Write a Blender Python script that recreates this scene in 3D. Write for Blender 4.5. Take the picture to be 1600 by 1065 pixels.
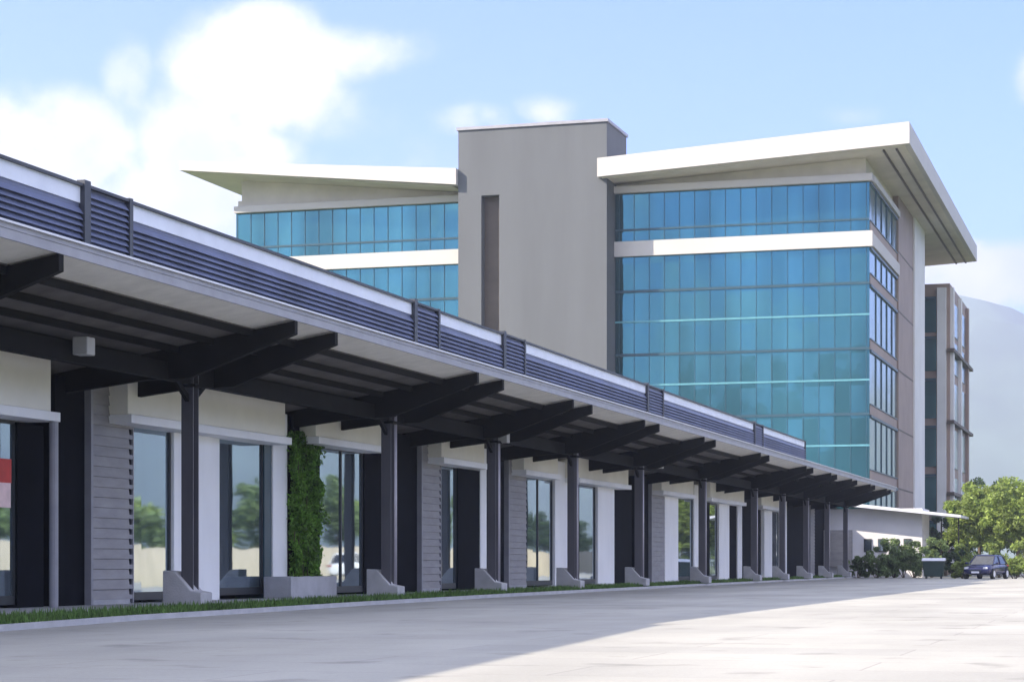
import bpy, math, random
import numpy as np
from mathutils import Vector, Matrix
random.seed(7); rng = np.random.default_rng(7)
SC = bpy.context.scene
for o in list(bpy.data.objects): bpy.data.objects.remove(o)
COL = SC.collection

# ------------------------------------------------------------------ camera
F = 3300.0; YAW = math.atan(0.3015); CA, SA = math.cos(YAW), math.sin(YAW)
EYE = 0.85; HOR = 879.0
cam_d = bpy.data.cameras.new('camera'); cam = bpy.data.objects.new('camera', cam_d); COL.objects.link(cam)
cam_d.sensor_width = 36; cam_d.lens = 36 * F / 1600; cam_d.shift_y = (HOR - 532.5) / 1600
cam_d.clip_start = 0.1; cam_d.clip_end = 20000
cam.location = (0, 0, EYE); cam.rotation_euler = (math.radians(90), 0, YAW)
SC.camera = cam

# ------------------------------------------------------------------ view / sun / sky
SC.view_settings.view_transform = 'Standard'; SC.view_settings.look = 'None'
SC.view_settings.exposure = 1.8; SC.view_settings.gamma = 1
SUNV = Vector((-1.0, -0.72, 0.83)).normalized()
ELEV = math.asin(SUNV.z); AZ = math.atan2(SUNV.x, SUNV.y)
sd = bpy.data.lights.new('sun', 'SUN'); sd.energy = 3.6; sd.angle = math.radians(0.5); sd.color = (1.0, 0.88, 0.72)
so = bpy.data.objects.new('sun', sd); COL.objects.link(so)
so.rotation_euler = SUNV.to_track_quat('Z', 'Y').to_euler(); so.location = (-60, 40, 80)

W = bpy.data.worlds.new('World'); SC.world = W; W.use_nodes = True
def sky_world():
    nt = W.node_tree; nt.nodes.clear(); N = nt.nodes.new; L = nt.links.new
    out = N('ShaderNodeOutputWorld'); bg = N('ShaderNodeBackground'); L(bg.outputs[0], out.inputs[0])
    sky = N('ShaderNodeTexSky'); sky.sky_type = 'NISHITA'; sky.sun_disc = False
    sky.sun_elevation = ELEV; sky.sun_rotation = AZ
    sky.air_density = 1.0; sky.dust_density = 0.35; sky.ozone_density = 2.5; sky.altitude = 900
    tc = N('ShaderNodeTexCoord')
    def dot(v):
        n = N('ShaderNodeVectorMath'); n.operation = 'DOT_PRODUCT'; L(tc.outputs['Generated'], n.inputs[0]); n.inputs[1].default_value = v
        return n.outputs['Value']
    def M(op, a, b=None, clamp=False):
        n = N('ShaderNodeMath'); n.operation = op; n.use_clamp = clamp
        for i, x in enumerate((a, b)):
            if x is None: continue
            if isinstance(x, (int, float)): n.inputs[i].default_value = x
            else: L(x, n.inputs[i])
        return n.outputs[0]
    # azimuth / elevation measured from the axis the clouds are gathered round
    f = M('MAXIMUM', dot((-SA, CA, 0)), 0.05)
    az = M('DIVIDE', dot((CA, SA, 0)), f); el = M('DIVIDE', dot((0, 0, 1)), f)
    cv = N('ShaderNodeCombineXYZ'); L(az, cv.inputs[0]); L(el, cv.inputs[1])
    noi = N('ShaderNodeTexNoise'); noi.inputs['Scale'].default_value = 28; noi.inputs['Detail'].default_value = 12; noi.inputs['Roughness'].default_value = 0.62
    L(cv.outputs[0], noi.inputs['Vector'])
    noi2 = N('ShaderNodeTexNoise'); noi2.inputs['Scale'].default_value = 3.0; noi2.inputs['Detail'].default_value = 8
    mp = N('ShaderNodeMapping'); mp.inputs['Scale'].default_value = (1, 1, 2.6); L(tc.outputs['Generated'], mp.inputs[0]); L(mp.outputs[0], noi2.inputs['Vector'])
    blobs = [(395,115,135,110,1.25),(330,240,130,120,1.2),(500,85,110,50,.75),(600,75,85,45,.55),(50,250,190,105,1.2),
             (205,140,50,90,.5),(250,330,190,85,1.1),(130,200,110,60,.45),(740,188,70,28,.62),(850,172,50,26,.6),
             (1560,430,150,50,1.5),(1450,425,90,34,1.1),(1330,180,60,18,.35),(1610,120,30,60,.5),(520,180,120,60,.36),(620,265,240,60,.28)]
    acc = None
    for (px, py, rx, ry, wgt) in blobs:
        v = N('ShaderNodeVectorMath'); v.operation = 'SUBTRACT'; L(cv.outputs[0], v.inputs[0]); v.inputs[1].default_value = ((px-800)/F, (HOR-py)/F, 0)
        s = N('ShaderNodeVectorMath'); s.operation = 'MULTIPLY'; L(v.outputs[0], s.inputs[0]); s.inputs[1].default_value = (F/rx/1.35, F/ry/1.35, 0)
        ln = N('ShaderNodeVectorMath'); ln.operation = 'LENGTH'; L(s.outputs[0], ln.inputs[0])
        b = M('MULTIPLY', M('SUBTRACT', 1.0, M('POWER', ln.outputs['Value'], 1.6), True), wgt)
        acc = b if acc is None else M('MAXIMUM', acc, b)
    n1 = M('MULTIPLY', M('SUBTRACT', noi.outputs[0], 0.5), 3.1)
    dens = M('ADD', acc, M('MULTIPLY', n1, M('ADD', 0.12, M('MULTIPLY', acc, 0.75))))
    mr = N('ShaderNodeMapRange'); mr.interpolation_type = 'SMOOTHSTEP'; mr.inputs['From Min'].default_value = 0.12; mr.inputs['From Max'].default_value = 0.85
    L(dens, mr.inputs['Value'])
    front = mr.outputs[0]
    mr2 = N('ShaderNodeMapRange'); mr2.interpolation_type = 'SMOOTHSTEP'; mr2.inputs['From Min'].default_value = 0.43; mr2.inputs['From Max'].default_value = 0.60
    L(noi2.outputs[0], mr2.inputs['Value'])
    isf = N('ShaderNodeMapRange'); isf.inputs['From Min'].default_value = 0.80; isf.inputs['From Max'].default_value = 0.92
    L(dot((-SA, CA, 0)), isf.inputs['Value'])
    other = M('MULTIPLY', mr2.outputs[0], M('SUBTRACT', 1.0, isf.outputs[0]))  # clouds out of view, made heavier and brighter to lift the ambient light
    cm = M('ADD', M('MULTIPLY', front, isf.outputs[0]), other, True)
    tint = N('ShaderNodeMixRGB'); tint.blend_type = 'MULTIPLY'; tint.inputs[0].default_value = 1; tint.inputs[2].default_value = SKYTINT
    L(sky.outputs[0], tint.inputs[1])
    mix = N('ShaderNodeMixRGB'); L(cm, mix.inputs[0]); L(tint.outputs[0], mix.inputs[1])
    noi3 = N('ShaderNodeTexNoise'); noi3.inputs['Scale'].default_value = 16; noi3.inputs['Detail'].default_value = 7; L(cv.outputs[0], noi3.inputs['Vector'])
    mr3 = N('ShaderNodeMapRange'); mr3.inputs['From Min'].default_value = .38; mr3.inputs['From Max'].default_value = .6; L(noi3.outputs[0], mr3.inputs['Value'])
    cc = N('ShaderNodeMixRGB'); L(mr3.outputs[0], cc.inputs[0]); cc.inputs[1].default_value = (3.0, 3.15, 3.5, 1); cc.inputs[2].default_value = (4.3, 4.1, 4.0, 1)
    c2 = N('ShaderNodeMixRGB'); L(isf.outputs[0], c2.inputs[0]); c2.inputs[1].default_value = (9.5, 9.3, 9.3, 1); L(cc.outputs[0], c2.inputs[2]); L(c2.outputs[0], mix.inputs[2])
    L(mix.outputs[0], bg.inputs[0]); bg.inputs[1].default_value = 0.10
SKYTINT = (0.40, 0.575, 1.10, 1)
sky_world()

# ------------------------------------------------------------------ survey helpers (site axes: Y runs along the arcade, X across it)
def along(px, c):
    D = c * F / (CA * (1795 - px)); return D * (CA + (px-800)/F*SA)
def X_at(px, Y):
    u = (px-800)/F; D = Y/(CA+u*SA); return D*(-SA+u*CA)
def Z_at(px, py, Y):
    u = (px-800)/F; D = Y/(CA+u*SA); return EYE+(HOR-py)/F*D
def spot(px, D):
    u = (px-800)/F; return Vector((D*(-SA+u*CA), D*(CA+u*SA), 0))

# ------------------------------------------------------------------ materials
MATS = {}
def mat(name, col, rough=0.6, metal=0.0, var=0.12, scale=1.5, bump=0.0, bscale=40, spec=0.5, stretch=(1,1,1), leaf=False, coords='Object', var2=0.0):
    if name in MATS: return MATS[name]
    m = bpy.data.materials.new(name); m.use_nodes = True; nt = m.node_tree; N = nt.nodes.new; L = nt.links.new
    b = nt.nodes['Principled BSDF']; b.inputs['Roughness'].default_value = rough; b.inputs['Metallic'].default_value = metal
    b.inputs['Specular IOR Level'].default_value = spec
    tc = N('ShaderNodeTexCoord'); mp = N('ShaderNodeMapping'); mp.inputs['Scale'].default_value = stretch; L(tc.outputs[coords], mp.inputs[0])
    n = N('ShaderNodeTexNoise'); n.inputs['Scale'].default_value = scale; n.inputs['Detail'].default_value = 7; n.inputs['Roughness'].default_value = 0.6; L(mp.outputs[0], n.inputs['Vector'])
    r = N('ShaderNodeMapRange'); r.inputs['From Min'].default_value = .3; r.inputs['From Max'].default_value = .7
    r.inputs['To Min'].default_value = 1-var; r.inputs['To Max'].default_value = 1+var; L(n.outputs[0], r.inputs['Value'])
    x = N('ShaderNodeVectorMath'); x.operation = 'SCALE'; x.inputs[0].default_value = col[:3]; L(r.outputs[0], x.inputs['Scale'])
    src = x.outputs[0]
    if leaf:
        g = N('ShaderNodeNewGeometry'); r2 = N('ShaderNodeMapRange'); r2.inputs['To Min'].default_value = .55; r2.inputs['To Max'].default_value = 1.5
        L(g.outputs['Random Per Island'], r2.inputs['Value']); y = N('ShaderNodeVectorMath'); y.operation = 'SCALE'; L(src, y.inputs[0]); L(r2.outputs[0], y.inputs['Scale']); src = y.outputs[0]
        tr = N('ShaderNodeBsdfTranslucent'); L(src, tr.inputs[0]); ms = N('ShaderNodeMixShader'); ms.inputs[0].default_value = .45
        L(b.outputs[0], ms.inputs[1]); L(tr.outputs[0], ms.inputs[2]); L(ms.outputs[0], nt.nodes['Material Output'].inputs[0])
    L(src, b.inputs['Base Color'])
    if bump:
        n2 = N('ShaderNodeTexNoise'); n2.inputs['Scale'].default_value = bscale; n2.inputs['Detail'].default_value = 6; L(mp.outputs[0], n2.inputs['Vector'])
        bp = N('ShaderNodeBump'); bp.inputs['Strength'].default_value = bump; bp.inputs['Distance'].default_value = .03; L(n2.outputs[0], bp.inputs['Height']); L(bp.outputs[0], b.inputs['Normal'])
    MATS[name] = m; return m

def curtain_glass(name, col, cellx, cellz, metal=0.85, rough=0.04, lo=.7, hi=1.25, tilt=.012, axis=0, off=(0, 0)):
    """coated glazing: slight tone and tilt per pane, reflection streaks painted into the colour"""
    m = bpy.data.materials.new(name); m.use_nodes = True; nt = m.node_tree; N = nt.nodes.new; L = nt.links.new
    b = nt.nodes['Principled BSDF']; b.inputs['Roughness'].default_value = rough; b.inputs['Metallic'].default_value = metal
    tc = N('ShaderNodeTexCoord'); sp = N('ShaderNodeSeparateXYZ'); L(tc.outputs['Object'], sp.inputs[0])
    def fl(o, s, f):
        a = N('ShaderNodeMath'); a.operation = 'SUBTRACT'; L(o, a.inputs[0]); a.inputs[1].default_value = f
        d = N('ShaderNodeMath'); d.operation = 'DIVIDE'; L(a.outputs[0], d.inputs[0]); d.inputs[1].default_value = s
        e = N('ShaderNodeMath'); e.operation = 'FLOOR'; L(d.outputs[0], e.inputs[0]); return e.outputs[0]
    cb = N('ShaderNodeCombineXYZ'); L(fl(sp.outputs[axis], cellx, off[0]), cb.inputs[0]); L(fl(sp.outputs[2], cellz, off[1]), cb.inputs[2])
    wn = N('ShaderNodeTexWhiteNoise'); wn.noise_dimensions = '3D'; L(cb.outputs[0], wn.inputs['Vector'])
    n = N('ShaderNodeTexNoise'); n.inputs['Scale'].default_value = .3; n.inputs['Detail'].default_value = 4; mpg = N('ShaderNodeMapping'); mpg.inputs['Scale'].default_value = (1, 1, .12); L(tc.outputs['Object'], mpg.inputs[0]); L(mpg.outputs[0], n.inputs['Vector'])  # stretched upright: paints pale vertical reflections into the base colour
    aw = N('ShaderNodeMath'); aw.operation = 'MULTIPLY'; L(wn.outputs['Value'], aw.inputs[0]); aw.inputs[1].default_value = .07
    ad = N('ShaderNodeMath'); ad.operation = 'ADD'; L(aw.outputs[0], ad.inputs[0]); L(n.outputs[0], ad.inputs[1])
    r = N('ShaderNodeMapRange'); r.inputs['From Min'].default_value = .34; r.inputs['From Max'].default_value = .82; r.inputs['To Min'].default_value = lo; r.inputs['To Max'].default_value = hi; L(ad.outputs[0], r.inputs['Value'])
    x = N('ShaderNodeVectorMath'); x.operation = 'SCALE'; x.inputs[0].default_value = col; L(r.outputs[0], x.inputs['Scale']); L(x.outputs[0], b.inputs['Base Color'])
    g = N('ShaderNodeNewGeometry'); s = N('ShaderNodeVectorMath'); s.operation = 'SUBTRACT'; L(wn.outputs['Color'], s.inputs[0]); s.inputs[1].default_value = (.5,.5,.5)
    nw = N('ShaderNodeTexNoise'); nw.inputs['Scale'].default_value = .9; nw.inputs['Detail'].default_value = 3; L(tc.outputs['Object'], nw.inputs['Vector'])
    s1 = N('ShaderNodeVectorMath'); s1.operation = 'ADD'; L(s.outputs[0], s1.inputs[0]); L(nw.outputs['Color'], s1.inputs[1])
    s = N('ShaderNodeVectorMath'); s.operation = 'SUBTRACT'; L(s1.outputs[0], s.inputs[0]); s.inputs[1].default_value = (.5,.5,.5)
    t = N('ShaderNodeVectorMath'); t.operation = 'SCALE'; L(s.outputs[0], t.inputs[0]); t.inputs['Scale'].default_value = tilt*2
    a2 = N('ShaderNodeVectorMath'); a2.operation = 'ADD'; L(g.outputs['Normal'], a2.inputs[0]); L(t.outputs[0], a2.inputs[1])
    nn = N('ShaderNodeVectorMath'); nn.operation = 'NORMALIZE'; L(a2.outputs[0], nn.inputs[0]); L(nn.outputs[0], b.inputs['Normal'])
    MATS[name] = m; return m

def road_mat():
    m = bpy.data.materials.new('pavement'); m.use_nodes = True; nt = m.node_tree; N = nt.nodes.new; L = nt.links.new
    b = nt.nodes['Principled BSDF']; b.inputs['Roughness'].default_value = .85
    tc = N('ShaderNodeTexCoord')
    n = N('ShaderNodeTexNoise'); n.inputs['Scale'].default_value = .35; n.inputs['Detail'].default_value = 8; mp = N('ShaderNodeMapping'); mp.inputs['Scale'].default_value = (1.0, .35, 1); L(tc.outputs['Object'], mp.inputs[0]); L(mp.outputs[0], n.inputs['Vector'])
    n2 = N('ShaderNodeTexNoise'); n2.inputs['Scale'].default_value = 30; n2.inputs['Detail'].default_value = 4; L(tc.outputs['Object'], n2.inputs['Vector'])
    br = N('ShaderNodeTexBrick'); br.inputs['Scale'].default_value = 1.0; br.inputs['Brick Width'].default_value = 5; br.inputs['Row Height'].default_value = 1.6; br.inputs['Mortar Size'].default_value = .012
    br.inputs['Color1'].default_value = (.345,.338,.30,1); br.inputs['Color2'].default_value = (.31,.305,.275,1); br.inputs['Mortar'].default_value = (.25,.24,.22,1); L(tc.outputs['Object'], br.inputs['Vector'])
    r = N('ShaderNodeMapRange'); r.inputs['From Min'].default_value = .3; r.inputs['From Max'].default_value = .7; r.inputs['To Min'].default_value = .78; r.inputs['To Max'].default_value = 1.15; L(n.outputs[0], r.inputs['Value'])
    r2 = N('ShaderNodeMapRange'); r2.inputs['To Min'].default_value = .85; r2.inputs['To Max'].default_value = 1.15; L(n2.outputs[0], r2.inputs['Value'])
    mu = N('ShaderNodeMath'); mu.operation = 'MULTIPLY'; L(r.outputs[0], mu.inputs[0]); L(r2.outputs[0], mu.inputs[1])
    x = N('ShaderNodeVectorMath'); x.operation = 'SCALE'; ns = N('ShaderNodeTexNoise'); ns.inputs['Scale'].default_value = .9; ns.inputs['Detail'].default_value = 5; L(tc.outputs['Object'], ns.inputs['Vector'])
    rs = N('ShaderNodeMapRange'); rs.inputs['From Min'].default_value = .60; rs.inputs['From Max'].default_value = .74; rs.inputs['To Min'].default_value = 1; rs.inputs['To Max'].default_value = .62; L(ns.outputs[0], rs.inputs['Value'])
    mu2 = N('ShaderNodeMath'); mu2.operation = 'MULTIPLY'; L(mu.outputs[0], mu2.inputs[0]); L(rs.outputs[0], mu2.inputs[1])
    L(br.outputs['Color'], x.inputs[0]); L(mu2.outputs[0], x.inputs['Scale']); L(x.outputs[0], b.inputs['Base Color'])
    bp = N('ShaderNodeBump'); bp.inputs['Strength'].default_value = .3; bp.inputs['Distance'].default_value = .01; L(n2.outputs[0], bp.inputs['Height']); L(bp.outputs[0], b.inputs['Normal'])
    MATS['pavement'] = m; return m

m_road = road_mat()
m_walk = mat('walk_concrete', (.36,.36,.37), .85, var=.15, scale=.8, bump=.3)
m_grass = mat('grass_blades', (.11,.20,.05), .7, var=.3, scale=1.2, leaf=True)
m_turf = mat('turf_soil', (.05,.09,.025), .9, var=.35, scale=2, bump=.5)
m_field = mat('field', (.10,.13,.05), .95, var=.3, scale=.02)
m_hill = mat('hill_green', (.10,.14,.10), .95, var=.4, scale=.004, coords='Object')
m_steel = mat('dark_steel', (.008,.008,.0085), .8, var=.25, spec=.15, scale=2)
m_col = mat('column_paint', (.095,.092,.108), .5, var=.2, scale=1.2, stretch=(1,1,.3))
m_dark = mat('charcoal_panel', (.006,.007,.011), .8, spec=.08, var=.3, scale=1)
m_white = mat('white_render', (.9,.9,.9), .7, var=.06, scale=.9, bump=.15, stretch=(1,1,.4))
m_cream = mat('cream_render', (.88,.85,.75), .75, var=.06, scale=.7, bump=.15)
m_siding = mat('grey_siding', (.30,.29,.295), .6, var=.14, scale=1.3, stretch=(1,1,4))
m_plinth = mat('plinth_concrete', (.42,.42,.44), .8, var=.15, scale=2, bump=.4)
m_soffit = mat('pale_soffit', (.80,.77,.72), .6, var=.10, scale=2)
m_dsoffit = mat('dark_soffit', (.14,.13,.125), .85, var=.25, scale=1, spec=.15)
m_fascia = mat('fascia_metal', (.28,.28,.31), .45, var=.12, scale=2)
m_lip = mat('lip_metal', (.62,.63,.68), .4, var=.08)
m_louver = mat('louver_blue', (.10,.12,.21), .5, var=.22, scale=.8)
m_strip = mat('pale_strip', (.66,.70,.80), .5, var=.06)
m_rail = mat('rail_dark', (.03,.035,.05), .5, var=.1)
m_tower = mat('tower_render', (.098,.106,.116), .8, var=.10, scale=.5, bump=.1, stretch=(1,1,.15))
m_slit = mat('slit_brown', (.085,.065,.05), .6, var=.2, scale=.6)
m_owhite = mat('office_white', (.46,.44,.42), .6, var=.04, scale=.3)
m_osoffit = mat('office_soffit', (.56,.52,.45), .7, var=.12, scale=.4)
m_taupe = mat('taupe_panel', (.27,.20,.165), .6, var=.12, scale=.4)
m_pier = mat("pale_pier", (.64,.63,.62), .7, var=.08, scale=.3)
m_mull = mat('mullion_dark', (.02,.06,.085), .4, var=.1)
m_mlite = mat('mullion_light', (.11,.29,.33), .45, var=.1, metal=.4)
m_glass = curtain_glass('office_glass', (.052,.165,.20), 1.13, 2.325, off=(0, 2.05), lo=.7, hi=1.5, tilt=.012, rough=.05)
m_glass2 = curtain_glass('side_glass', (.10,.24,.26), 1.6, 2.325, axis=1, metal=.6, rough=.12)
m_shop = curtain_glass('shop_glass', (.44,.54,.62), 3, 5, metal=.9, rough=.03, lo=.85, hi=1.05, tilt=.004, axis=1)
m_frame = mat('frame_dark', (.03,.035,.04), .45, var=.1)
m_pipe = mat('pipe_grey', (.36,.34,.38), .5, var=.08)
m_bark = mat('bark', (.10,.075,.05), .9, var=.3, scale=4, bump=.6)
m_leafy = mat('leaf_bright', (.22,.29,.065), .6, var=.4, scale=.7, leaf=True)
m_leafm = mat('leaf_mid', (.17,.24,.09), .6, var=.3, scale=.7, leaf=True)
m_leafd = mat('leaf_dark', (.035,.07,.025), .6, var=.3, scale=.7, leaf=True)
m_annex = mat('annex_wall', (.62,.61,.63), .8, var=.08, scale=.5)
m_fence = mat('fence_boards', (.55,.48,.38), .8, var=.2, scale=1.5, stretch=(1,3,.3))
m_fixture = mat('fixture', (.45,.44,.42), .5)
m_green = mat('bin_green', (.012,.035,.032), .45, var=.2)

# ------------------------------------------------------------------ mesh helpers
class MB:
    def __init__(s): s.v = []; s.f = []
    def box(s, x0, x1, y0, y1, z0, z1):
        i = len(s.v); x0, x1 = sorted((x0, x1)); y0, y1 = sorted((y0, y1)); z0, z1 = sorted((z0, z1))
        s.v += [(x0,y0,z0),(x1,y0,z0),(x1,y1,z0),(x0,y1,z0),(x0,y0,z1),(x1,y0,z1),(x1,y1,z1),(x0,y1,z1)]
        s.f += [(i,i+3,i+2,i+1),(i+4,i+5,i+6,i+7),(i,i+1,i+5,i+4),(i+1,i+2,i+6,i+5),(i+2,i+3,i+7,i+6),(i+3,i,i+4,i+7)]; return s
    def prism(s, poly, axis, a, b):
        """poly: list of 2D points; axis 'y': points are (x,z) extruded y a..b; 'x': (y,z); 'z': (x,y)"""
        i = len(s.v); n = len(poly)
        for t in (a, b):
            for p in poly:
                s.v.append({'y': (p[0], t, p[1]), 'x': (t, p[0], p[1]), 'z': (p[0], p[1], t)}[axis])
        s.f += [tuple(range(i, i+n)), tuple(range(i+2*n-1, i+n-1, -1))]
        for k in range(n):
            k2 = (k+1) % n; s.f.append((i+k, i+n+k, i+n+k2, i+k2))
        return s
    def hexa(s, p):
        i = len(s.v); s.v += [tuple(q) for q in p]
        s.f += [(i,i+3,i+2,i+1),(i+4,i+5,i+6,i+7),(i,i+1,i+5,i+4),(i+1,i+2,i+6,i+5),(i+2,i+3,i+7,i+6),(i+3,i,i+4,i+7)]; return s
    def tube(s, p0, p1, r0, r1=None, n=10, cap=True):
        r1 = r0 if r1 is None else r1; p0 = Vector(p0); p1 = Vector(p1); d = (p1-p0).normalized()
        a = d.orthogonal().normalized(); b = d.cross(a); i = len(s.v)
        for p, r in ((p0, r0), (p1, r1)):
            for k in range(n):
                t = 2*math.pi*k/n; s.v.append(tuple(p + a*math.cos(t)*r + b*math.sin(t)*r))
        for k in range(n): s.f.append((i+k, i+(k+1)%n, i+n+(k+1)%n, i+n+k))
        if cap: s.f += [tuple(range(i+n-1, i-1, -1)), tuple(range(i+n, i+2*n))]
        return s
    def build(s, name, material, parent=None, smooth=False, bevel=0.0):
        me = bpy.data.meshes.new(name); off = parent['_base'] if parent is not None else (0, 0, 0)
        me.from_pydata([(x-off[0], y-off[1], z-off[2]) for x, y, z in s.v], [], s.f)
        import bmesh
        if len(s.f) < 30000:
            bm = bmesh.new(); bm.from_mesh(me); bmesh.ops.recalc_face_normals(bm, faces=bm.faces); bm.to_mesh(me); bm.free()
        me.materials.append(material)
        if smooth:
            for p in me.polygons: p.use_smooth = True
        o = bpy.data.objects.new(name, me); COL.objects.link(o)
        if bevel:
            md = o.modifiers.new('bevel', 'BEVEL'); md.width = bevel; md.segments = 2; md.limit_method = 'ANGLE'
        if parent is not None: o.parent = parent; o['_base'] = list(off)
        else: o['_base'] = [0, 0, 0]
        return o
def tag(o, label=None, cat=None, group=None, kind=None):
    if label: o['label'] = label
    if cat: o['category'] = cat
    if group: o['group'] = group
    if kind: o['kind'] = kind
    return o
def thing(name, base, label, cat, group=None):
    o = bpy.data.objects.new(name, None); COL.objects.link(o); o.location = base; o['_base'] = list(base); o.empty_display_size = .3
    return tag(o, label, cat, group)

# ------------------------------------------------------------------ GROUND
ROAD = -0.12
MB().box(-5200, 5200, -5200, 5200, -.6, -.20).build('ground', m_field)['kind'] = 'structure'
# kerb line, from the camera side to the far end
kerb = [(along(-900, 15.2), 15.2), (along(0, 15.6), 15.6), (along(225, 16.4), 16.4), (along(375, 16.6), 16.6), (along(562, 17.1), 17.1), (along(800, 17.7), 17.7), (along(1100, 18.2), 18.2), (139, 18.4)]
kerb = [(-30, 15.0)] + kerb
def strip(name, m, inner, outer, z0, z1, bev=0):
    b = MB(); n = len(inner)
    for k in range(n-1):
        (y0, a0), (y1, a1) = inner[k], inner[k+1]; (_, b0), (_, b1) = outer[k], outer[k+1]
        b.hexa([(-b0,y0,z0),(-a0,y0,z0),(-a1,y1,z0),(-b1,y1,z0),(-b0,y0,z1),(-a0,y0,z1),(-a1,y1,z1),(-b1,y1,z1)])
    return b.build(name, m, bevel=bev)
kerb_in = [(y, c+.15) for y, c in kerb]
grass_w = [1.5,1.5,1.4,.75,1.0,.85,.8,.6,.5]
grass_in = [(y, c+.15+w) for (y, c), w in zip(kerb, grass_w)]
MB().prism([(4.2,-30),(4.2,190),(-10,200),(-19,150),(-30,139.3)] + [(-c, y) for y, c in reversed(kerb)], 'z', -.5, ROAD).build('road', m_road)['kind'] = 'structure'
strip('kerb', m_plinth, kerb, kerb_in, -.5, -.03)['kind'] = 'structure'
strip('turf', m_turf, kerb_in, grass_in, -.5, -.05)['kind'] = 'structure'
strip('pavement', m_walk, grass_in, [(y, 34) for y, c in kerb], -.5, 0.0)['kind'] = 'structure'
def grass():
    V = []; Fc = []
    for k in range(len(kerb)-1):
        (y0, a0), (y1, a1) = kerb_in[k], kerb_in[k+1]; b0 = grass_in[k][1]; b1 = grass_in[k+1][1]
        if y1 < 28: continue
        n = int((y1-y0)*900*max(.35, 1-(y0-35)/120))
        for _ in range(n):
            t = random.random(); s = random.random(); y = y0+(y1-y0)*t; x = -((a0+(a1-a0)*t)*(1-s)+(b0+(b1-b0)*t)*s)
            h = random.uniform(.03, .11)*(1.2 if random.random() < .8 else 1.9); w = random.uniform(.008, .02)*(1+y/60); an = random.random()*6.28; lx = random.uniform(-.05,.05); ly = random.uniform(-.05,.05)
            i = len(V); V += [(x-math.cos(an)*w, y-math.sin(an)*w, -.055), (x+math.cos(an)*w, y+math.sin(an)*w, -.055), (x+lx, y+ly, -.05+h)]; Fc.append((i, i+1, i+2))
    b = MB(); b.v = V; b.f = Fc; o = b.build('grass', m_grass); tag(o, 'strip of green grass growing between the kerb and the paved walk', 'grass', kind='stuff')
grass()

def hills():
    b = MB(); rows = []; nA = 520; A0, A1 = -math.pi, math.pi; nR = 16
    def nz(t): return .5*math.sin(t*7+1)+.3*math.sin(t*17+2)+.2*math.sin(t*41+.5)+.12*math.sin(t*97)
    for i in range(nA+1):
        th = A0+(A1-A0)*i/nA
        thc = math.radians(-2.9)                    # direction seen right of the office
        e = .080+.014*nz(round(nA*(th+math.pi)/2/math.pi)%nA*2*math.pi/nA)*(1 if abs(th) < 2.6 else (math.pi-abs(th))/.54)+.040*math.exp(-((th-math.radians(-5.0))/.085)**2)
        for j in range(nR+1):
            r = 2300+2300*j/nR; s = math.sin(math.pi*min(1, j/nR))**1.1
            z = max(0, e*3450*s*(1+.05*math.sin(th*60+j*.9)+.05*math.sin(th*133+j*2.1)))-.7
            b.v.append((r*math.sin(th), r*math.cos(th), z))
    for i in range(nA):
        for j in range(nR):
            a = i*(nR+1)+j; b.f.append((a, a+1, a+nR+2, a+nR+1))
    b.build('hills', m_hill, smooth=True)['kind'] = 'structure'
hills()

# ------------------------------------------------------------------ SHOP BUILDING (behind the arcade)
CW, CC, CT = 20.6, 18.4, 15.7
shop = thing('shop_building', (-24, 80, 0), 'long shop row with cream sign boxes, white piers and mirror glass behind the canopy', 'building')
Y0, Y1 = -48, along(1322, CW)
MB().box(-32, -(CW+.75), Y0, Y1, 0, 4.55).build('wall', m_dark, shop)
rf = MB().box(-32.3, -(CW+.70), Y0-.2, Y1+.2, 4.55, 4.8).build('roof', m_dsoffit, shop)
def win(p0, p1, ztop, panes, z0=.06, trim=None):
    ya, yb = along(p0, CW), along(p1, CW)
    m = MB(); t = .07; c0 = -(CW+.02); c1 = -(CW+.10)
    m.box(c0, c1, ya, yb, z0, z0+t+.1); m.box(c0, c1, ya, yb, ztop-t, ztop)
    for k in range(panes+1):
        y = ya+(yb-ya-t)*k/panes; m.box(c0+.004, c1-.004, y, y+t, z0+t+.1, ztop-t)
    w = m.build('window', trim or m_frame, shop)
    MB().box(c0-.03, c0-.05, ya+.02, yb-.02, z0+.02, ztop-.02).build('pane', m_shop, w)
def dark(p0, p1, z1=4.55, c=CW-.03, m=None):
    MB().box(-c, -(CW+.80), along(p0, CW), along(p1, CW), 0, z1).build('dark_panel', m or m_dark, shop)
def wcol(p0, p1, z1=4.55, c=CW-.06, z0=0):
    b = MB().box(-c, -(CW+.76), along(p0, CW)+.01, along(p1, CW)-.01, z0, z1).build('white_column', m_white, shop, bevel=.015)
def siding(p0, p1):
    ya, yb = along(p0, CW), along(p1, CW); m = MB(); n = 21; H = 4.5; c = CW-.12
    poly = [(-(CW+.7), .1)]
    for k in range(n):
        z = .1+(H-.1)*k/n; zz = .1+(H-.1)*(k+1)/n; poly += [(-(c-.02), z), (-(c+.012), zz-.004)]
    poly.append((-(CW+.7), H)); m.prism(poly, 'y', ya+.10, yb)
    s = m.build('siding_pilaster', m_siding, shop)
    MB().box(-(c-.06), -(CW+.71), ya, ya+.095, 0, H).build('corner_trim', m_fascia, s)
    MB().box(-(c-.02), -(CW+.69), ya+.1, yb, 0, .098).build('base_board', m_plinth, s)
def ladder(p0, p1):
    ya, yb = along(p0, CW), along(p1, CW); m = MB(); c = CW-.02
    for y in (ya, yb-.05): m.box(-c, -(c+.05), y, y+.05, 0, 4.4)
    k = 0
    while .1+k*.21 < 4.3: m.box(-(c+.005), -(c+.045), ya+.05, yb-.05, .1+k*.21, .19+k*.21); k += 1
    m.build('perforated_strip', m_fascia, shop)
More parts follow.
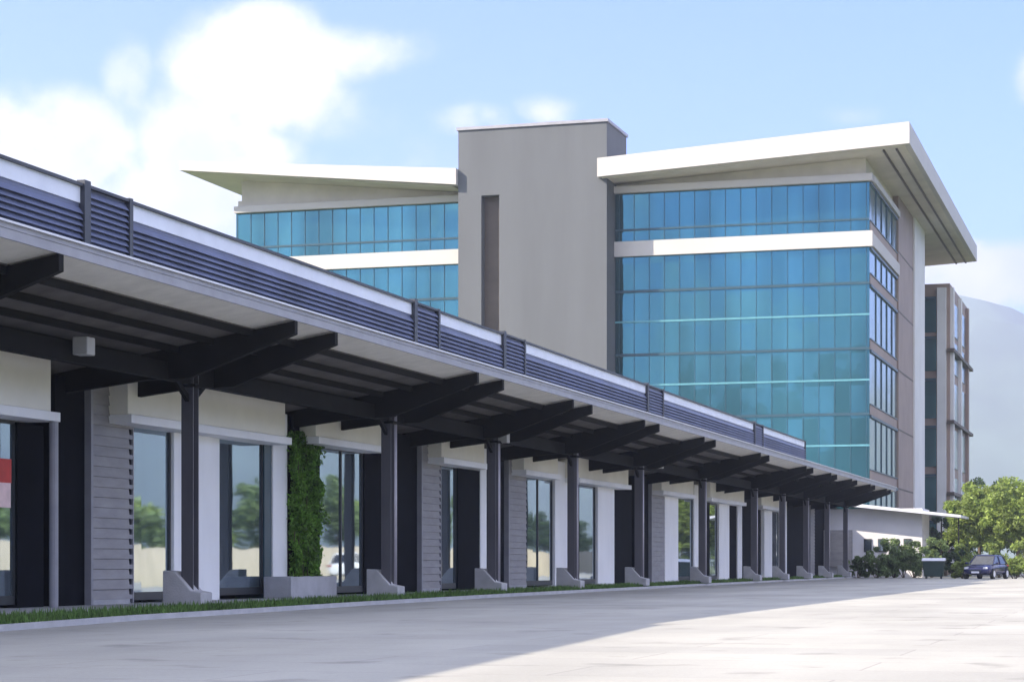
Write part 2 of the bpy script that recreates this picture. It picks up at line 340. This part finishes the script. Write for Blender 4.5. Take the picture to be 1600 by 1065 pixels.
def signbox(p0, p1, z0=3.8, prot=.55, ledge=True):
    ya, yb = along(p0, CW-prot), along(p1, CW-prot)
    s = MB().box(-(CW-prot), -(CW+.77), ya, yb, z0+.18, 4.95).build('sign_box', m_cream, shop, bevel=.02)
    if ledge: MB().box(-(CW-prot-.08), -(CW+.2), ya-.0, yb+.22, z0, z0+.178).build('ledge', m_white, s, bevel=.01)
# bay by bay, near to far
signbox(-700, -190, 3.6); signbox(-170, 80, 3.55); 
win(-640, -330, 3.6, 3); wcol(-325, -290); dark(-285, -200); siding(-280, -205); win(-195, -60, 3.6, 2); win(-58, 25, 3.55, 1); dark(25, 66, 3.5)
dark(84, 130); siding(130, 194); ladder(195, 208); win(208, 268, 3.85, 1); wcol(268, 288); wcol(306, 340); win(340, 412, 3.8, 1, .1); dark(412, 423, 3.8, CW-.02, m_mull)
wcol(423, 446); dark(446, 452); win(499, 568, 3.9, 2); dark(568, 600, 3.85); dark(618, 650); siding(650, 681); ladder(682, 689); win(689, 714, 3.85, 1); dark(714, 748, 3.8)
wcol(748, 758); dark(760, 786); siding(787, 817); win(818, 864, 3.85, 2); wcol(865, 885); dark(886, 904); win(904, 931, 3.85, 1); wcol(932, 958); dark(959, 986, 3.8)
dark(1003, 1012); siding(1012, 1034); wcol(1037, 1058); win(1058, 1083, 3.85, 1); wcol(1083, 1090); dark(1090, 1108); win(1108, 1121, 3.8, 1); wcol(1122, 1138); dark(1139, 1150, 3.8); wcol(1151, 1158)
dark(1160, 1188); wcol(1193, 1205); win(1206, 1217, 3.8, 1); wcol(1218, 1228); dark(1229, 1262); siding(1262, 1270)
for a, b, z in ((200, 446, 3.72), (494, 596, 3.85), (690, 757, 3.8), (819, 872, 3.8), (903, 982, 3.8), (1034, 1084, 3.8), (1110, 1163, 3.8), (1190, 1226, 3.8)): signbox(a, b, z)
for p0, p1, ya_, yb_, cl in ((-14, 19, 714, 752, (.55,.05,.04)), (1, 18, 753, 792, (.85,.62,.60))):
    yy0, yy1 = along(p0, CW-.09), along(p1, CW-.09); D_ = yy0/(CA+(p0-800)/F*SA)
    MB().box(-(CW-.075), -(CW-.06), yy0, yy1, EYE+(HOR-yb_)/F*D_, EYE+(HOR-ya_)/F*D_).build('poster', mat('poster_'+str(yb_), cl, .6, var=.15, scale=3), shop)
# downpipe on the nearest corner
yd = along(73, CW-.45); MB().tube((-(CW-.6), yd, 0), (-(CW-.6), yd, 3.54), .09, n=12).build('downpipe', m_fascia, shop, smooth=False)
# dark column carrying the vine
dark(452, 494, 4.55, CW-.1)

# ------------------------------------------------------------------ CANOPY
can = thing('arcade_canopy', (-18, 80, 0), 'long dark steel canopy with paired tapering beams and a blue slatted screen on top', 'canopy')
def zs(c, base=5.52): return base-.175*(c-CT)          # underside height
YA, YB = -47.5, along(1400, CT)
CB = 21.4
def slab(c0, c1, dz0, dz1, ya=YA, yb=YB):
    return MB().prism([(-c0, zs(c0)+dz0), (-c1, zs(c1)+dz0), (-c1, zs(c1)+dz1), (-c0, zs(c0)+dz1)], 'y', ya, yb)
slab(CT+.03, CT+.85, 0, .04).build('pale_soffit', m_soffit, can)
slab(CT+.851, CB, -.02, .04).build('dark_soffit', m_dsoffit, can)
slab(CT+.02, CB, .042, .16).build('roof_sheet', m_lip, can)
f = MB()
for k in range(3): f.box(-(CT-.02+.012*(k % 2)), -(CT+.019), YA, YB, 5.50+k*.075, 5.572+k*.075)
f.build('fascia', m_fascia, can)
MB().box(-(CT-.07), -(CT+.05), YA, YB, 5.727, 5.76).build('edge_lip', m_lip, can)
# pan seams on the roof edge
# purlins
for c, w, h in ((16.55, .07, .13), (17.35, .07, .13), (18.1, .07, .13), (18.9, .07, .13), (19.7, .07, .13)):
    MB().box(-c, -(c+w), YA, YB, zs(c)-.03-h, zs(c+w)-.022).build('purlin', m_steel, can)
cols_px = [-640, -214, 297, 606, 770, 894, 998, 1097, 1178, 1222, 1259, 1292, 1321]
col_y = [along(p, CC) for p in cols_px]
gz = 4.42
for a, b in zip(col_y[:-1], col_y[1:]):
    MB().box(-(CC-.07), -(CC+.07), a+.13, b-.13, gz, gz+.36).build('girder', m_steel, can)
for i, y in enumerate(col_y):
    cm = MB(); cm.box(-(CC-.13), -(CC+.13), y-.13, y-.105, 0.02, gz+.36); cm.box(-(CC-.13), -(CC+.13), y+.105, y+.13, 0.02, gz+.36); cm.box(-(CC-.02), -(CC+.02), y-.104, y+.104, 0.02, gz+.36)
    c = cm.build('column', m_col, can)
    MB().box(-(CC-.22), -(CC+.22), y-.22, y+.22, gz-.06, gz-.002).build('cap_plate', m_steel, c)
    if i > 2: MB().tube((-(CC-.06), y+.27, .3), (-(CC-.06), y+.27, gz+.2), .085, n=12).build('drain_pipe', m_pipe, c, smooth=True)
    # sloping concrete foot
    pl = MB().prism([(-(CC+.48), 0), (-(CC-.36), 0), (-(CC-.36), .26), (-(CC-.14), .30), (-(CC+.22), .68), (-(CC+.48), .70)], 'y', y-.26, y+.28)
    pl.build('plinth', m_plinth, c, bevel=.02)
    for s in (-1.05, 1.05):
        yb = y+s; bw = .075
        top0, top1 = zs(CT+.02), zs(20.9)
        dep0, dep1 = .27, .62
        poly = [(-(CT-.03), top0-.024-dep0*.95), (-(CT-.03), top0-.024), (-20.9, top1-.024), (-20.9, top1-.024-.40), (-(CC+.5), zs(CC)-dep1), (-(CC-.5), zs(CC)-dep1+.02)]
        MB().prism(poly, 'y', yb-bw, yb+bw).build('beam', m_steel, can)
    for s in (-1, 1):
        MB().prism([(y+s*.13, gz-.35), (y+s*.97, gz+.17), (y+s*.97, gz+.27), (y+s*.13, gz-.20)], 'x', -(CC-.04), -(CC+.04)).build('bracket', m_steel, c)
for px, py in ((131, 541), (-330, 400), (650, 648), (787, 683), (930, 701), (1030, 725)):
    y = along(px, 18.15); z = Z_at(px, py, y)
    a = MB().box(-18.0, -18.3, y-.15, y+.15, z-.16, z+.16).build('canopy_light', m_fixture, can, bevel=.02)

# slatted screen above the edge
CS = 15.9; ZB, ZT = 5.765, 6.76
posts = [(-560, -470), (-260, -150), (128, 205), (645, 686), (785, 820), (1010, 1036), (1178, 1192)]
def slats(ya, yb, zt):
    m = MB(); z = ZB+.02; st = .098
    while z+st <= zt+.001:
        m.prism([(-(CS-.03), z), (-(CS-.02), z-.004), (-(CS+.05), z+st*1.02), (-(CS+.04), z+st*1.03)], 'y', ya, yb); z += st
    m.box(-(CS+.055), -(CS+.06), ya, yb, ZB, zt+.012)
    return m
prev = YA
for k, (pa, pb) in enumerate(posts + [(1258, None)]):
    a = along(pa, CS); 
    s = slats(prev, a, 6.46).build('screen_panel', m_louver, can)
    MB().box(-(CS+.03), -(CS+.045), prev, a, 6.45, 6.715).build('pale_strip', m_strip, s)
    MB().box(-(CS-.03), -(CS+.05), prev, a, 6.705, 6.75).build('top_rail', m_rail, s)
    if pb is None:
        MB().box(-(CS-.03), -(CS+.06), a, a+.1, ZB, ZT).build('screen_post', m_rail, can); break
    b = along(pb, CS)
    MB().box(-(CS-.05), -(CS+.09), a+.002, a+.20, ZB, ZT+.05).build('screen_post', m_rail, can)
    MB().box(-(CS-.04), -(CS+.09), b-.12, b-.002, ZB, ZT+.02).build('screen_post', m_rail, can)
    s = slats(a+.202, b-.122, 6.72).build('screen_panel', m_louver, can)
    MB().box(-(CS-.03), -(CS+.05), a+.202, b-.122, 6.715, 6.76).build('top_rail', m_rail, s)
    prev = b

MB().prism([(-47, 6.4), (26.5, 6.4), (26.5, 7.05), (8, 8.35), (-47, 8.35)], 'x', -(CS+.10), -(CS+.15)).build('raked_shadow_panel', m_louver, can)  # added out of view, its slope shaped to widen the near shadow on the road

# ------------------------------------------------------------------ FOLIAGE
def leaves(cent, rad, clumps, per, size, flat=.8, core=.0, seed=0):
    r = np.random.default_rng(seed); V = []; 
    cs = []
    while len(cs) < clumps:
        p = r.normal(size=3); p /= np.linalg.norm(p); rr = r.uniform(core, 1)**.6
        q = p*rr; 
        if q[2] < -.75: continue
        cs.append((q*np.array(rad), r.uniform(.16, .34)*max(rad)*.9))
    pts = []
    for q, cr in cs:
        n = int(per*r.uniform(.6, 1.4)); d = r.normal(size=(n, 3)); d /= np.linalg.norm(d, axis=1)[:, None]
        d *= (r.uniform(.25, 1, size=(n, 1))**.5)*cr; d[:, 2] *= flat; pts.append(q+d)
    P = np.concatenate(pts)+np.array(cent); n = len(P)
    nrm = r.normal(size=(n, 3)); nrm[:, 2] += .5; nrm /= np.linalg.norm(nrm, axis=1)[:, None]
    a = np.cross(nrm, r.normal(size=(n, 3))); a /= np.linalg.norm(a, axis=1)[:, None]; b = np.cross(nrm, a)
    s = (size*r.uniform(.55, 1.35, size=(n, 1)))
    Q = np.stack([P-a*s, P-b*s*.45, P+a*s, P+b*s*.45], 1).reshape(-1, 3)
    m = MB(); m.v = [tuple(x) for x in Q]; m.f = [(4*i, 4*i+1, 4*i+2, 4*i+3) for i in range(n)]; return m, cs
def tree(name, x, y, h, rad, label, cat, m, clumps=34, per=170, size=.16, seed=1, group=None, trunk=.14, z=-.2, low=.35):
    t = thing(name, (x, y, z), label, cat, group)
    cz = z+h-rad[2]; lm, cs = leaves((x, y, cz), rad, clumps, per, size, seed=seed)
    lm.build('crown', m, t)
    r = random.Random(seed); tm = MB(); top = Vector((x+r.uniform(-.2,.2), y, cz-rad[2]*.2))
    mid = Vector((x+r.uniform(-.12,.12), y+r.uniform(-.1,.1), z+(cz-z)*.5))
    tm.tube((x, y, z-.05), mid, trunk, trunk*.8); tm.tube(mid, top, trunk*.8, trunk*.55)
    for q, cr in cs[:9]:
        p = Vector((x, y, cz))+Vector(q)*.8; st = mid.lerp(top, r.uniform(.2, 1)); tm.tube(st, p, trunk*.35, trunk*.1, n=6)
    tm.build('trunk', m_bark, t); return t
def shrub(x, y, h, rad, label, m, seed, group='shrubs at the far end of the road', size=.10, clumps=22, per=130):
    t = thing('shrub', (x, y, -.2), label, 'shrub', group)
    lm, cs = leaves((x, y, -.2+h*.52), (rad, rad*.9, h*.5), clumps, per, size, seed=seed); lm.build('foliage', m, t)
    tm = MB()
    for q, cr in cs[:7]: tm.tube((x, y, -.25), (x+q[0]*.8, y+q[1]*.8, -.2+h*.52+q[2]*.7), .03, .012, n=6)
    tm.build('stem', m_bark, t)

# vine column and its planter
vy0, vy1 = along(452, CW-.1), along(494, CW-.1)
pl = thing('planter', (-(CW-.45), (vy0+vy1)/2, 0), 'pale concrete planter box at the foot of the vine covered column', 'planter')
pa, pb = along(440, CW-.6), along(512, CW-.6)
m = MB(); m.box(-(CW-.85), -(CW-.77), pa, pb, 0, .52); m.box(-(CW-.21), -(CW-.13), pa, pb, 0, .52); m.box(-(CW-.77), -(CW-.21), pa, pa+.08, 0, .52); m.box(-(CW-.77), -(CW-.21), pb-.08, pb, 0, .52)
m.build('box', m_plinth, pl, bevel=.015); MB().box(-(CW-.765), -(CW-.215), pa+.085, pb-.085, .02, .46).build('soil', m_bark, pl)
vine = thing('climbing_vine', (-(CW-.3), (vy0+vy1)/2, .46), 'green climbing vine covering the dark column that stands in the pale planter', 'vine')
P = []; r = rng
for k in range(9000):
    z = r.uniform(.45, 4.15); yy = r.uniform(vy0-.05, vy1+.1); th = .18+.10*math.sin(z*3+yy*5)+.08*math.sin(z*7.3)
    P.append((-(CW-.1)+r.uniform(0, th), yy+r.normal()*.04, z))
P = np.array(P); n = len(P); nr = r.normal(size=(n,3)); nr[:,0] += 1.2; nr /= np.linalg.norm(nr,axis=1)[:,None]; a = np.cross(nr, r.normal(size=(n,3))); a /= np.linalg.norm(a,axis=1)[:,None]; b = np.cross(nr,a); s = .05*r.uniform(.6,1.3,size=(n,1))
m = MB(); m.v = [tuple(x) for x in np.stack([P-a*s,P-b*s*.6,P+a*s,P+b*s*.6],1).reshape(-1,3)]; m.f = [(4*i,4*i+1,4*i+2,4*i+3) for i in range(n)]; m.build('foliage', mat('leaf_vine', (.14,.28,.04), .6, var=.6, scale=2.2, leaf=True), vine)
m = MB()
for k in range(5): m.tube((-(CW-.16), vy0+.2+k*.28, .4), (-(CW-.13), vy0+.25+k*.27, 4.0), .014, .008, n=6)
m.build('stem', m_bark, vine)

# ------------------------------------------------------------------ OFFICE BUILDING
YF = 151.0; XR = -19.0
off = thing('office_building', (-43, 165, -.2), 'tall blue glass office building with white bands, flared white roof and grey central tower', 'building')
XL = X_at(369, YF); XT0, XT1 = X_at(716, 148.5), X_at(948, 148.5)
ZTOP = 28.45
MB().box(XL, XR-.35, YF+.35, 187, -.2, 28.3).build('core', m_mull, off)
def glass_front(x0, x1):
    zf = [-.2, 2.05, 6.7, 11.35, 16.0, 20.65]
    levels = [(zf[i], zf[i+1]) for i in range(5)] + [(20.65, 23.3), (24.4, 27.95)]
    for z0, z1 in levels:
        g = MB().box(x0, x1, YF, YF+.2, z0+.002, z1-.002).build('window_band', m_glass, off)
        mm = MB(); k = math.ceil(x0/1.13)
        while k*1.13 < x1-.1:
            x = k*1.13
            mm.box(x-.018, x+.018, YF-.05, YF-.002, z0+.07, z1-.07); k += 1
        mm.box(x0, x1, YF-.10, YF-.003, z0, z0+.19 if z0 not in (24.4,) else z0+.05)
        if z0 == 24.4: mm.box(x0, x1, YF-.08, YF-.003, 25.2, 25.34)
        mm.build('mullion_grid', m_mull, g)
        if z1-z0 > 4:
            zz = z0+2.45
            MB().box(x0, x1, YF-.075, YF-.003, zz, zz+.13).build('transom', m_mlite, g)
    MB().box(x0, x1+(.25 if x1 == XR else 0), YF-.35, YF+.3, 23.3, 24.4).build('white_band', m_owhite, off)
    MB().box(x0, x1+(.25 if x1 == XR else 0), YF-.45, YF+.3, 27.95, 28.45).build('white_band', m_owhite, off)
    MB().box(x0, x1-.3, YF+.36, 187, 28.451, 29.0).build('upper_wall', m_osoffit, off)
glass_front(XT1+.02, XR); glass_front(XL, XT0-.02)
# no fins here: pale vertical reflections are painted into the glass colour
# central tower
ztw = 32.8
tw = MB()
sx0, sx1 = X_at(752, 148.5), X_at(780, 148.5); sz0, sz1 = 5.0, Z_at(765, 305, 148.5)
tw.box(XT0, sx0, 148.5, 154.5, -.2, ztw); tw.box(sx1, XT1, 148.5, 154.5, -.2, ztw); tw.box(sx0, sx1, 148.5, 154.5, sz1, ztw); tw.box(sx0, sx1, 148.5, 154.5, -.2, sz0)
t = tw.build('tower', m_tower, off)
MB().box(sx0, sx1, 149.3, 154.4, sz0, sz1).build('slit_window', m_slit, t)
j = MB()
MB().box(XT0-.12, XT1+.12, 148.38, 154.62, ztw, ztw+.22).build('coping', m_fascia, t)
# roofs
def office_roof(xa, xb, za_t, za_b, zb_t, zb_b, y0, y1, inset=0.0):
    m = MB().hexa([(xa,y0,za_b),(xb,y0,zb_b),(xb,y1,zb_b),(xa,y1,za_b),(xa,y0,za_t),(xb,y0,zb_t),(xb,y1,zb_t),(xa,y1,za_t)])
    r = m.build('roof', m_owhite, off)
    # soffit lining, set a little below
    s = MB().hexa([(xa+.25,y0+.35,za_b-.06),(xb-.35,y0+.35,zb_b-.06),(xb-.35,y1-.3,zb_b-.06),(xa+.25,y1-.3,za_b-.06),(xa+.25,y0+.35,za_b-.004),(xb-.35,y0+.35,zb_b-.004),(xb-.35,y1-.3,zb_b-.004),(xa+.25,y1-.3,za_b-.004)]).build('soffit', m_osoffit, r)
    return r, s
xa = X_at(933, 148); xb = X_at(1421, 148)
r1, s1 = office_roof(xa, xb, 30.1, 28.75, 31.4, 29.9, 148, 208)
m = MB()
for x in (xb-1.0, xb-1.9): 
    zz = 29.9-(xb-x)*(1.15/(xb-xa))-.065
    m.box(x-.07, x+.07, 149, 207.5, zz-.10, zz-.0)
m.build('soffit_groove', m_slit, s1)
xc = X_at(280, 148); xd = XT0-.02
r2, s2 = office_roof(xc, xd, 31.7, 31.0, 29.95, 28.75, 148, 190)
# brown wall closing the gap between band and roof
def upper(x0, x1, zb0, zb1, y0=YF+.4, y1=187):
    MB().prism([(x0, 29.001), (x1, 29.001), (x1, zb1), (x0, zb0)], 'y', y0, y1).build('upper_wall', m_osoffit, off)
def rz(x): return 28.75+(x-xa)/(xb-xa)*1.15-.07
MB().prism([(XT1+3, 28.9), (XR-.31, 28.9), (XR-.31, rz(XR)), (XT1+3, max(28.95, rz(XT1+3)))], 'y', YF+.4, 186.9).build('upper_wall', m_osoffit, off)
def rz2(x): return 28.75+(xd-x)/(xd-xc)*2.25-.07
MB().prism([(XL+.3, 28.9), (XT0-3, 28.9), (XT0-3, rz2(XT0-3)), (XL+.3, rz2(XL))], 'y', YF+.4, 186.9).build('upper_wall', m_osoffit, off)
# side elevation
def Ys(px): return along(px, -XR)
y1, y2, y3, y4 = YF+.21, Ys(1401), Ys(1424), Ys(1440)
for z0, z1 in ((-.2, 6.7), (6.7, 11.35), (11.35, 16), (16, 20.65), (20.65, 23.3), (24.4, 27.95)):
    g = MB().box(XR-.2, XR, y1, y2, z0+.75, z1-.05).build('side_window', m_glass2, off)
    MB().box(XR-.2, XR+.03, y1, y2, z0+.05, z0+.745).build('spandrel', m_taupe, off)
    mm = MB().box(XR-.15, XR+.12, y1, y2+.0, z1-.16, z1+.03).box(XR-.1, XR+.09, y1, y2, z0+.75, z0+.83)
    for k in range(1, 5): mm.box(XR+.002, XR+.07, y1+(y2-y1)*k/5-.04, y1+(y2-y1)*k/5+.04, z0+.84, z1-.17)
    mm.build('mullion_grid', m_mull, g)
MB().box(XR-.3, XR+.25, YF+.31, y2, 23.3+.1, 24.3).build('white_band', m_owhite, off)
MB().box(XR-.3, XR+.30, YF+.31, y2, 27.98, 28.44).build('white_band', m_owhite, off)
MB().box(XR-.6, XR+.15, y2+.002, y3, -.2, 29.7).build('taupe_wall', m_taupe, off)
mm = MB()
for z in (2.05, 6.7, 11.35, 16, 20.65, 25.3): mm.box(XR+.152, XR+.17, y2+.1, y3-.1, z-.06, z+.06)
mm.build('panel_joint', m_slit, off)
MB().box(XR-.7, XR+.28, y3+.002, y4, -.2, 29.75).build('pale_pier', m_pier, off)
MB().box(XR-1.2, XR-.4, y4+.002, 187, -.2, 29.6).build('taupe_wall', m_taupe, off)
# lower rear wing
wx0, wx1, wy0, wy1 = X_at(1442, 195), X_at(1484, 195), 195, along(1512, 17.4)
MB().box(wx0-8, wx1, wy0, wy1, -.2, 26.2).build('rear_wing', m_taupe, off)
gx = X_at(1463, 195)
for z0, z1 in ((1, 4.5), (5.2, 8.7), (9.6, 13.1), (14, 17.4), (18.3, 21.2), (21.8, 24.8)):
    g = MB().box(wx0-2, gx, wy0-.1, wy0-.002, z0, z1).build('rear_window', m_glass2, off)
    MB().box(wx0-2, gx, wy0-.3, wy0-.003, z1+.02, z1+.22).build('sill', m_mull, g)
    g = MB().box(wx1+.002, wx1+.08, wy0+2.2, wy0+8, z0, z1).build('rear_window', m_glass2, off)
    g = MB().box(wx1+.002, wx1+.08, wy0+11, wy0+16, z0, z1).build('rear_window', m_glass2, off)
for z in (7.0, 13.5, 20.0): MB().box(gx+1.0, wx1+.45, wy0-.5, wy1, z, z+.28).build('ledge', m_slit, off)
MB().box(gx+.1, gx+.9, wy0-.45, wy0-.002, -.2, 25.8).build('pale_pier', m_pier, off)
for px0, yy in ((1, 1.0), (2, 9.3), (3, 17.5)): MB().box(wx1+.002, wx1+.3, wy0+yy-.5, wy0+yy+.5, -.2, 25.9).build('pale_pier', m_taupe if px0 == 3 else m_pier, off)

# ------------------------------------------------------------------ LOW ANNEX past the end of the arcade
an = thing('low_annex', (-17, 149, -.2), 'low white annex with thin sloping pale roof in front of the office building', 'building')
P0 = (-23.5, 143.2); 
MB().box(-27, X_at(1441, 145.2), 145.2, 150, -.2, 4.55).build('wall', m_annex, an)
for px in (1350, 1372, 1392, 1412):
    w = MB().box(X_at(px, 145.2), X_at(px+12, 145.2), 145.12, 145.198, 1.6, 2.5).build('window', m_frame, an)
    MB().box(X_at(px+1, 145.2), X_at(px+11, 145.2), 145.10, 145.118, 1.68, 2.42).build('pane', m_shop, w)
MB().box(X_at(1268, 145.2), X_at(1332, 145.2), 144.9, 145.199, .6, 3.1).build('shutter', m_siding, an)
x0, x1 = -27.4, X_at(1502, 144)
z0, z1 = 5.55, Z_at(1502, 808, 144)
MB().prism([(x0, z0), (x1, z1), (x1, z1+.16), (x0, z0+.30)], 'y', 143.6, 150.4).build('roof', m_lip, an)
for px in (1470, 1497): MB().box(X_at(px,144.3), X_at(px+2,144.3), 144.2, 144.32, -.2, z1-.02+.1*0).build('post', m_steel, an)

# ------------------------------------------------------------------ PLANTS AT THE RIGHT
def sp(px, D): p = spot(px, D); return p.x, p.y
specs = [(1530,150,6.7,(2.6,2.4,2.5),'broad sunlit tree rising beside the office building corner, left of the two tall ones',m_leafy,11),
         (1590,147,6.9,(2.6,2.3,2.7),'broad sunlit tree at the far right edge behind the dark car',m_leafy,12),
         (1560,160,7.6,(3.2,2.6,3.2),'larger tree standing behind the other trees beside the rear wing',m_leafm,21),
         (1625,162,7.8,(3.2,2.6,3.2),'tall tree at the right edge behind the other trees',m_leafm,22),
         (1655,152,6.6,(2.6,2.4,2.6),'broad tree right of the tree behind the dark car',m_leafm,13)]
for px, D, h, rad, lab, m, sd_ in specs:
    x, y = sp(px, D); tree('broadleaf_tree', x, y, h, rad, lab, 'tree', m, clumps=90, per=170, size=.15, seed=sd_, group='trees at the far end of the road')
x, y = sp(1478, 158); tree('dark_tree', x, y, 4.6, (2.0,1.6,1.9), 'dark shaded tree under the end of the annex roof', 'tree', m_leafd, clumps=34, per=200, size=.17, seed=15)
sh = [(1512,139,2.6,1.25,'bright yellow green shrub left of and behind the dark car',m_leafy),(1560,139,2.5,1.3,'bright yellow green shrub rising over the dark car roof',m_leafy),
      (1602,138,2.4,1.3,'yellow green shrub right of the dark car at the picture edge',m_leafy),(1340,138,1.5,.9,'small pale green shrub next to the last canopy column',m_leafm),
      (1368,137,1.9,1.1,'green shrub beneath the first annex windows',m_leafm),(1398,138,2.3,1.2,'tallest green shrub against the white annex wall',m_leafm),
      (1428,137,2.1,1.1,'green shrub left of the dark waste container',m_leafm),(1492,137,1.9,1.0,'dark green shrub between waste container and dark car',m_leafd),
      (1456,141,2.8,1.3,'grey green shrub behind the dark waste container',m_leafm),
      (1384,139.5,2.6,1.2,'shrub pressed to the annex wall beneath its middle windows',m_leafm),(1412,140,2.7,1.3,'shrub pressed to the annex wall beneath its last window',m_leafm),
      (1505,132,1.3,.9,'low bright shrub touching the left side of the dark car',m_leafy),(1585,131,1.4,1.0,'low bright shrub touching the right side of the dark car',m_leafy)]
for k, (px, D, h, r_, lab, m) in enumerate(sh):
    x, y = sp(px, D); shrub(x, y, h, r_, lab, m, 40+k)

# fence and trees across the road: out of the picture but mirrored in the shop glass
fn = thing('board_fence', (6.5, 130, -.2), 'pale board fence across the road mirrored in the shop windows', 'fence')
m = MB(); y = 60
while y < 230: m.box(6.4, 6.44, y, y+.17, -.2, 1.75+random.uniform(-.02,.02)); y += .2
m.build('boards', m_fence, fn)
for y in range(60, 231, 10): MB().box(6.442, 6.56, y-.06, y+.06, -.2, 1.8).build('post', m_bark, fn)
for k in range(15):
    y = 66+k*10.5+random.uniform(-2, 2); h = random.uniform(4.5, 7.0)
    tree('roadside_tree', 9.5+random.uniform(-1, 2), y, h, (2.6, 2.8, h*.36), 'green tree behind the board fence across the road', 'tree', (m_leafm, m_leafy, m_leafm)[k % 3], clumps=26, per=110, size=.24, seed=80+k, group='trees behind the board fence')

# ------------------------------------------------------------------ CONTAINER AND CAR
x, y = sp(1459, 131)
bn = thing('waste_container', (x, y, ROAD), 'dark green waste container with pale lid left of the parked car', 'container')
MB().hexa([(x-.56,y-.4,ROAD+.14),(x+.56,y-.4,ROAD+.14),(x+.56,y+.4,ROAD+.14),(x-.56,y+.4,ROAD+.14),(x-.66,y-.5,ROAD+1.1),(x+.66,y-.5,ROAD+1.1),(x+.66,y+.5,ROAD+1.1),(x-.66,y+.5,ROAD+1.1)]).build('body', m_green, bn, bevel=.03)
MB().prism([(y-.56, ROAD+1.102), (y+.55, ROAD+1.102), (y+.5, ROAD+1.25), (y, ROAD+1.28)], 'x', x-.71, x+.71).build('lid', m_lip, bn, bevel=.02)
for sx in (-.45, .45):
    for sy in (-.32, .32): MB().tube((x+sx-.03, y+sy, ROAD+.075), (x+sx+.03, y+sy, ROAD+.075), .075).build('wheel', m_rail, bn)

def car(p, ang, label, paint):
    base = (p.x, p.y, ROAD)
    t = thing('parked_car', (0, 0, 0), label, 'car'); 
    gl = mat('car_glass', (.01,.012,.016), .05, var=.02, spec=.8)
    # body stations: x, half-width, z bottom, z shoulder
    st = [(-2.18,.62,.34,.72),(-2.12,.80,.27,.88),(-1.6,.88,.24,.94),(-.9,.90,.22,.95),(.2,.90,.22,.94),(1.0,.89,.22,.90),(1.65,.86,.24,.83),(2.05,.78,.28,.72),(2.2,.58,.34,.60)]
    m = MB(); n = 10
    for (x, w, zb, zt) in st:
        h = zt-zb
        ring = [(-w*.88,zb),(-w,zb+h*.18),(-w,zb+h*.62),(-w*.95,zb+h*.86),(-w*.80,zt),(w*.80,zt),(w*.95,zb+h*.86),(w,zb+h*.62),(w,zb+h*.18),(w*.88,zb)]
        m.v += [(x, a, b) for a, b in ring]
    for s in range(len(st)-1):
        for k in range(n): m.f.append((s*n+k, s*n+(k+1)%n, (s+1)*n+(k+1)%n, (s+1)*n+k))
    m.f += [tuple(range(n)), tuple(range((len(st)-1)*n, len(st)*n))]
    b = m.build('body', paint, t, smooth=True); b.modifiers.new('s', 'SUBSURF').levels = 1; b.modifiers['s'].render_levels = 2
    g = MB().hexa([(-1.75,-.76,.88),(1.0,-.76,.86),(1.0,.76,.86),(-1.75,.76,.88),(-1.28,-.60,1.40),(.18,-.60,1.42),(.18,.60,1.42),(-1.28,.60,1.40)]).build('greenhouse', gl, t, bevel=.05)
    MB().hexa([(-1.30,-.62,1.39),(.22,-.62,1.41),(.22,.62,1.41),(-1.30,.62,1.39),(-1.15,-.52,1.47),(.08,-.52,1.48),(.08,.52,1.48),(-1.15,.52,1.47)]).build('roof', paint, t, bevel=.03)
    pm = MB()
    for sy in (-1, 1):
        for (xa_, xb_) in ((1.03,.22),(-.35,-.35),(-1.78,-1.3)):
            MB().tube((xa_, sy*.775, .88), (xb_, sy*.615, 1.41), .035, n=6).build('pillar', paint, t)
    pass
    for sx in (-1.32, 1.35):
        for sy in (-1, 1):
            w = MB().tube((sx, sy*.72, .32), (sx, sy*.915, .32), .32, n=24).build('wheel', mat('tyre', (.02,.02,.02), .8), t)
            MB().tube((sx, sy*.90, .32), (sx, sy*.93, .32), .2, n=12).build('rim', m_lip, w)
    lampm = mat('lamp_lens', (.6,.62,.65), .15, var=.02); red = mat('tail_lens', (.25,.01,.01), .2, var=.02)
    for sy in (-1, 1):
        MB().box(2.02, 2.13, sy*.45, sy*.72, .60, .72).build('headlight', lampm, t, bevel=.02)
        MB().box(-2.16, -2.05, sy*.5, sy*.76, .72, .86).build('tail_light', red, t, bevel=.02)
        MB().box(.80, .95, sy*.86, sy*1.03, .90, 1.03).build('mirror', paint, t, bevel=.03)
    MB().box(2.10, 2.19, -.35, .35, .42, .58).build('grille', m_rail, t)
    MB().box(2.19, 2.215, -.24, .24, .36, .47).build('number_plate', m_lip, t)
    t.location = base; t.rotation_euler = (0, 0, ang); return t
car(spot(1541, 129), math.radians(-103), 'dark blue hatchback parked among shrubs at the far right end of the road', mat('car_paint', (.022,.024,.085), .22, metal=.35, var=.05))
car(Vector((2.2, 112, 0)), math.radians(88), 'white car across the road mirrored in the window beside the vine', mat('white_paint', (.8,.8,.8), .25, var=.02))

# ------------------------------------------------------------------ HAZE
hz = MB().box(-5300, 5300, -5300, 5300, -1.6, 500).build('haze', m_field)
hz.data.materials.clear(); hm = bpy.data.materials.new('haze'); hm.use_nodes = True; nt = hm.node_tree; nt.nodes.clear()
o_ = nt.nodes.new('ShaderNodeOutputMaterial'); v_ = nt.nodes.new('ShaderNodeVolumePrincipled'); v_.inputs['Color'].default_value = (.72,.81,1,1); v_.inputs['Density'].default_value = 3.4e-4; v_.inputs['Anisotropy'].default_value = .3
nt.links.new(v_.outputs[0], o_.inputs['Volume']); hz.data.materials.append(hm)
tag(hz, 'thin pale blue haze over the distant hills', 'haze', kind='stuff')
for o in bpy.data.objects:
    if '_base' in o: del o['_base']
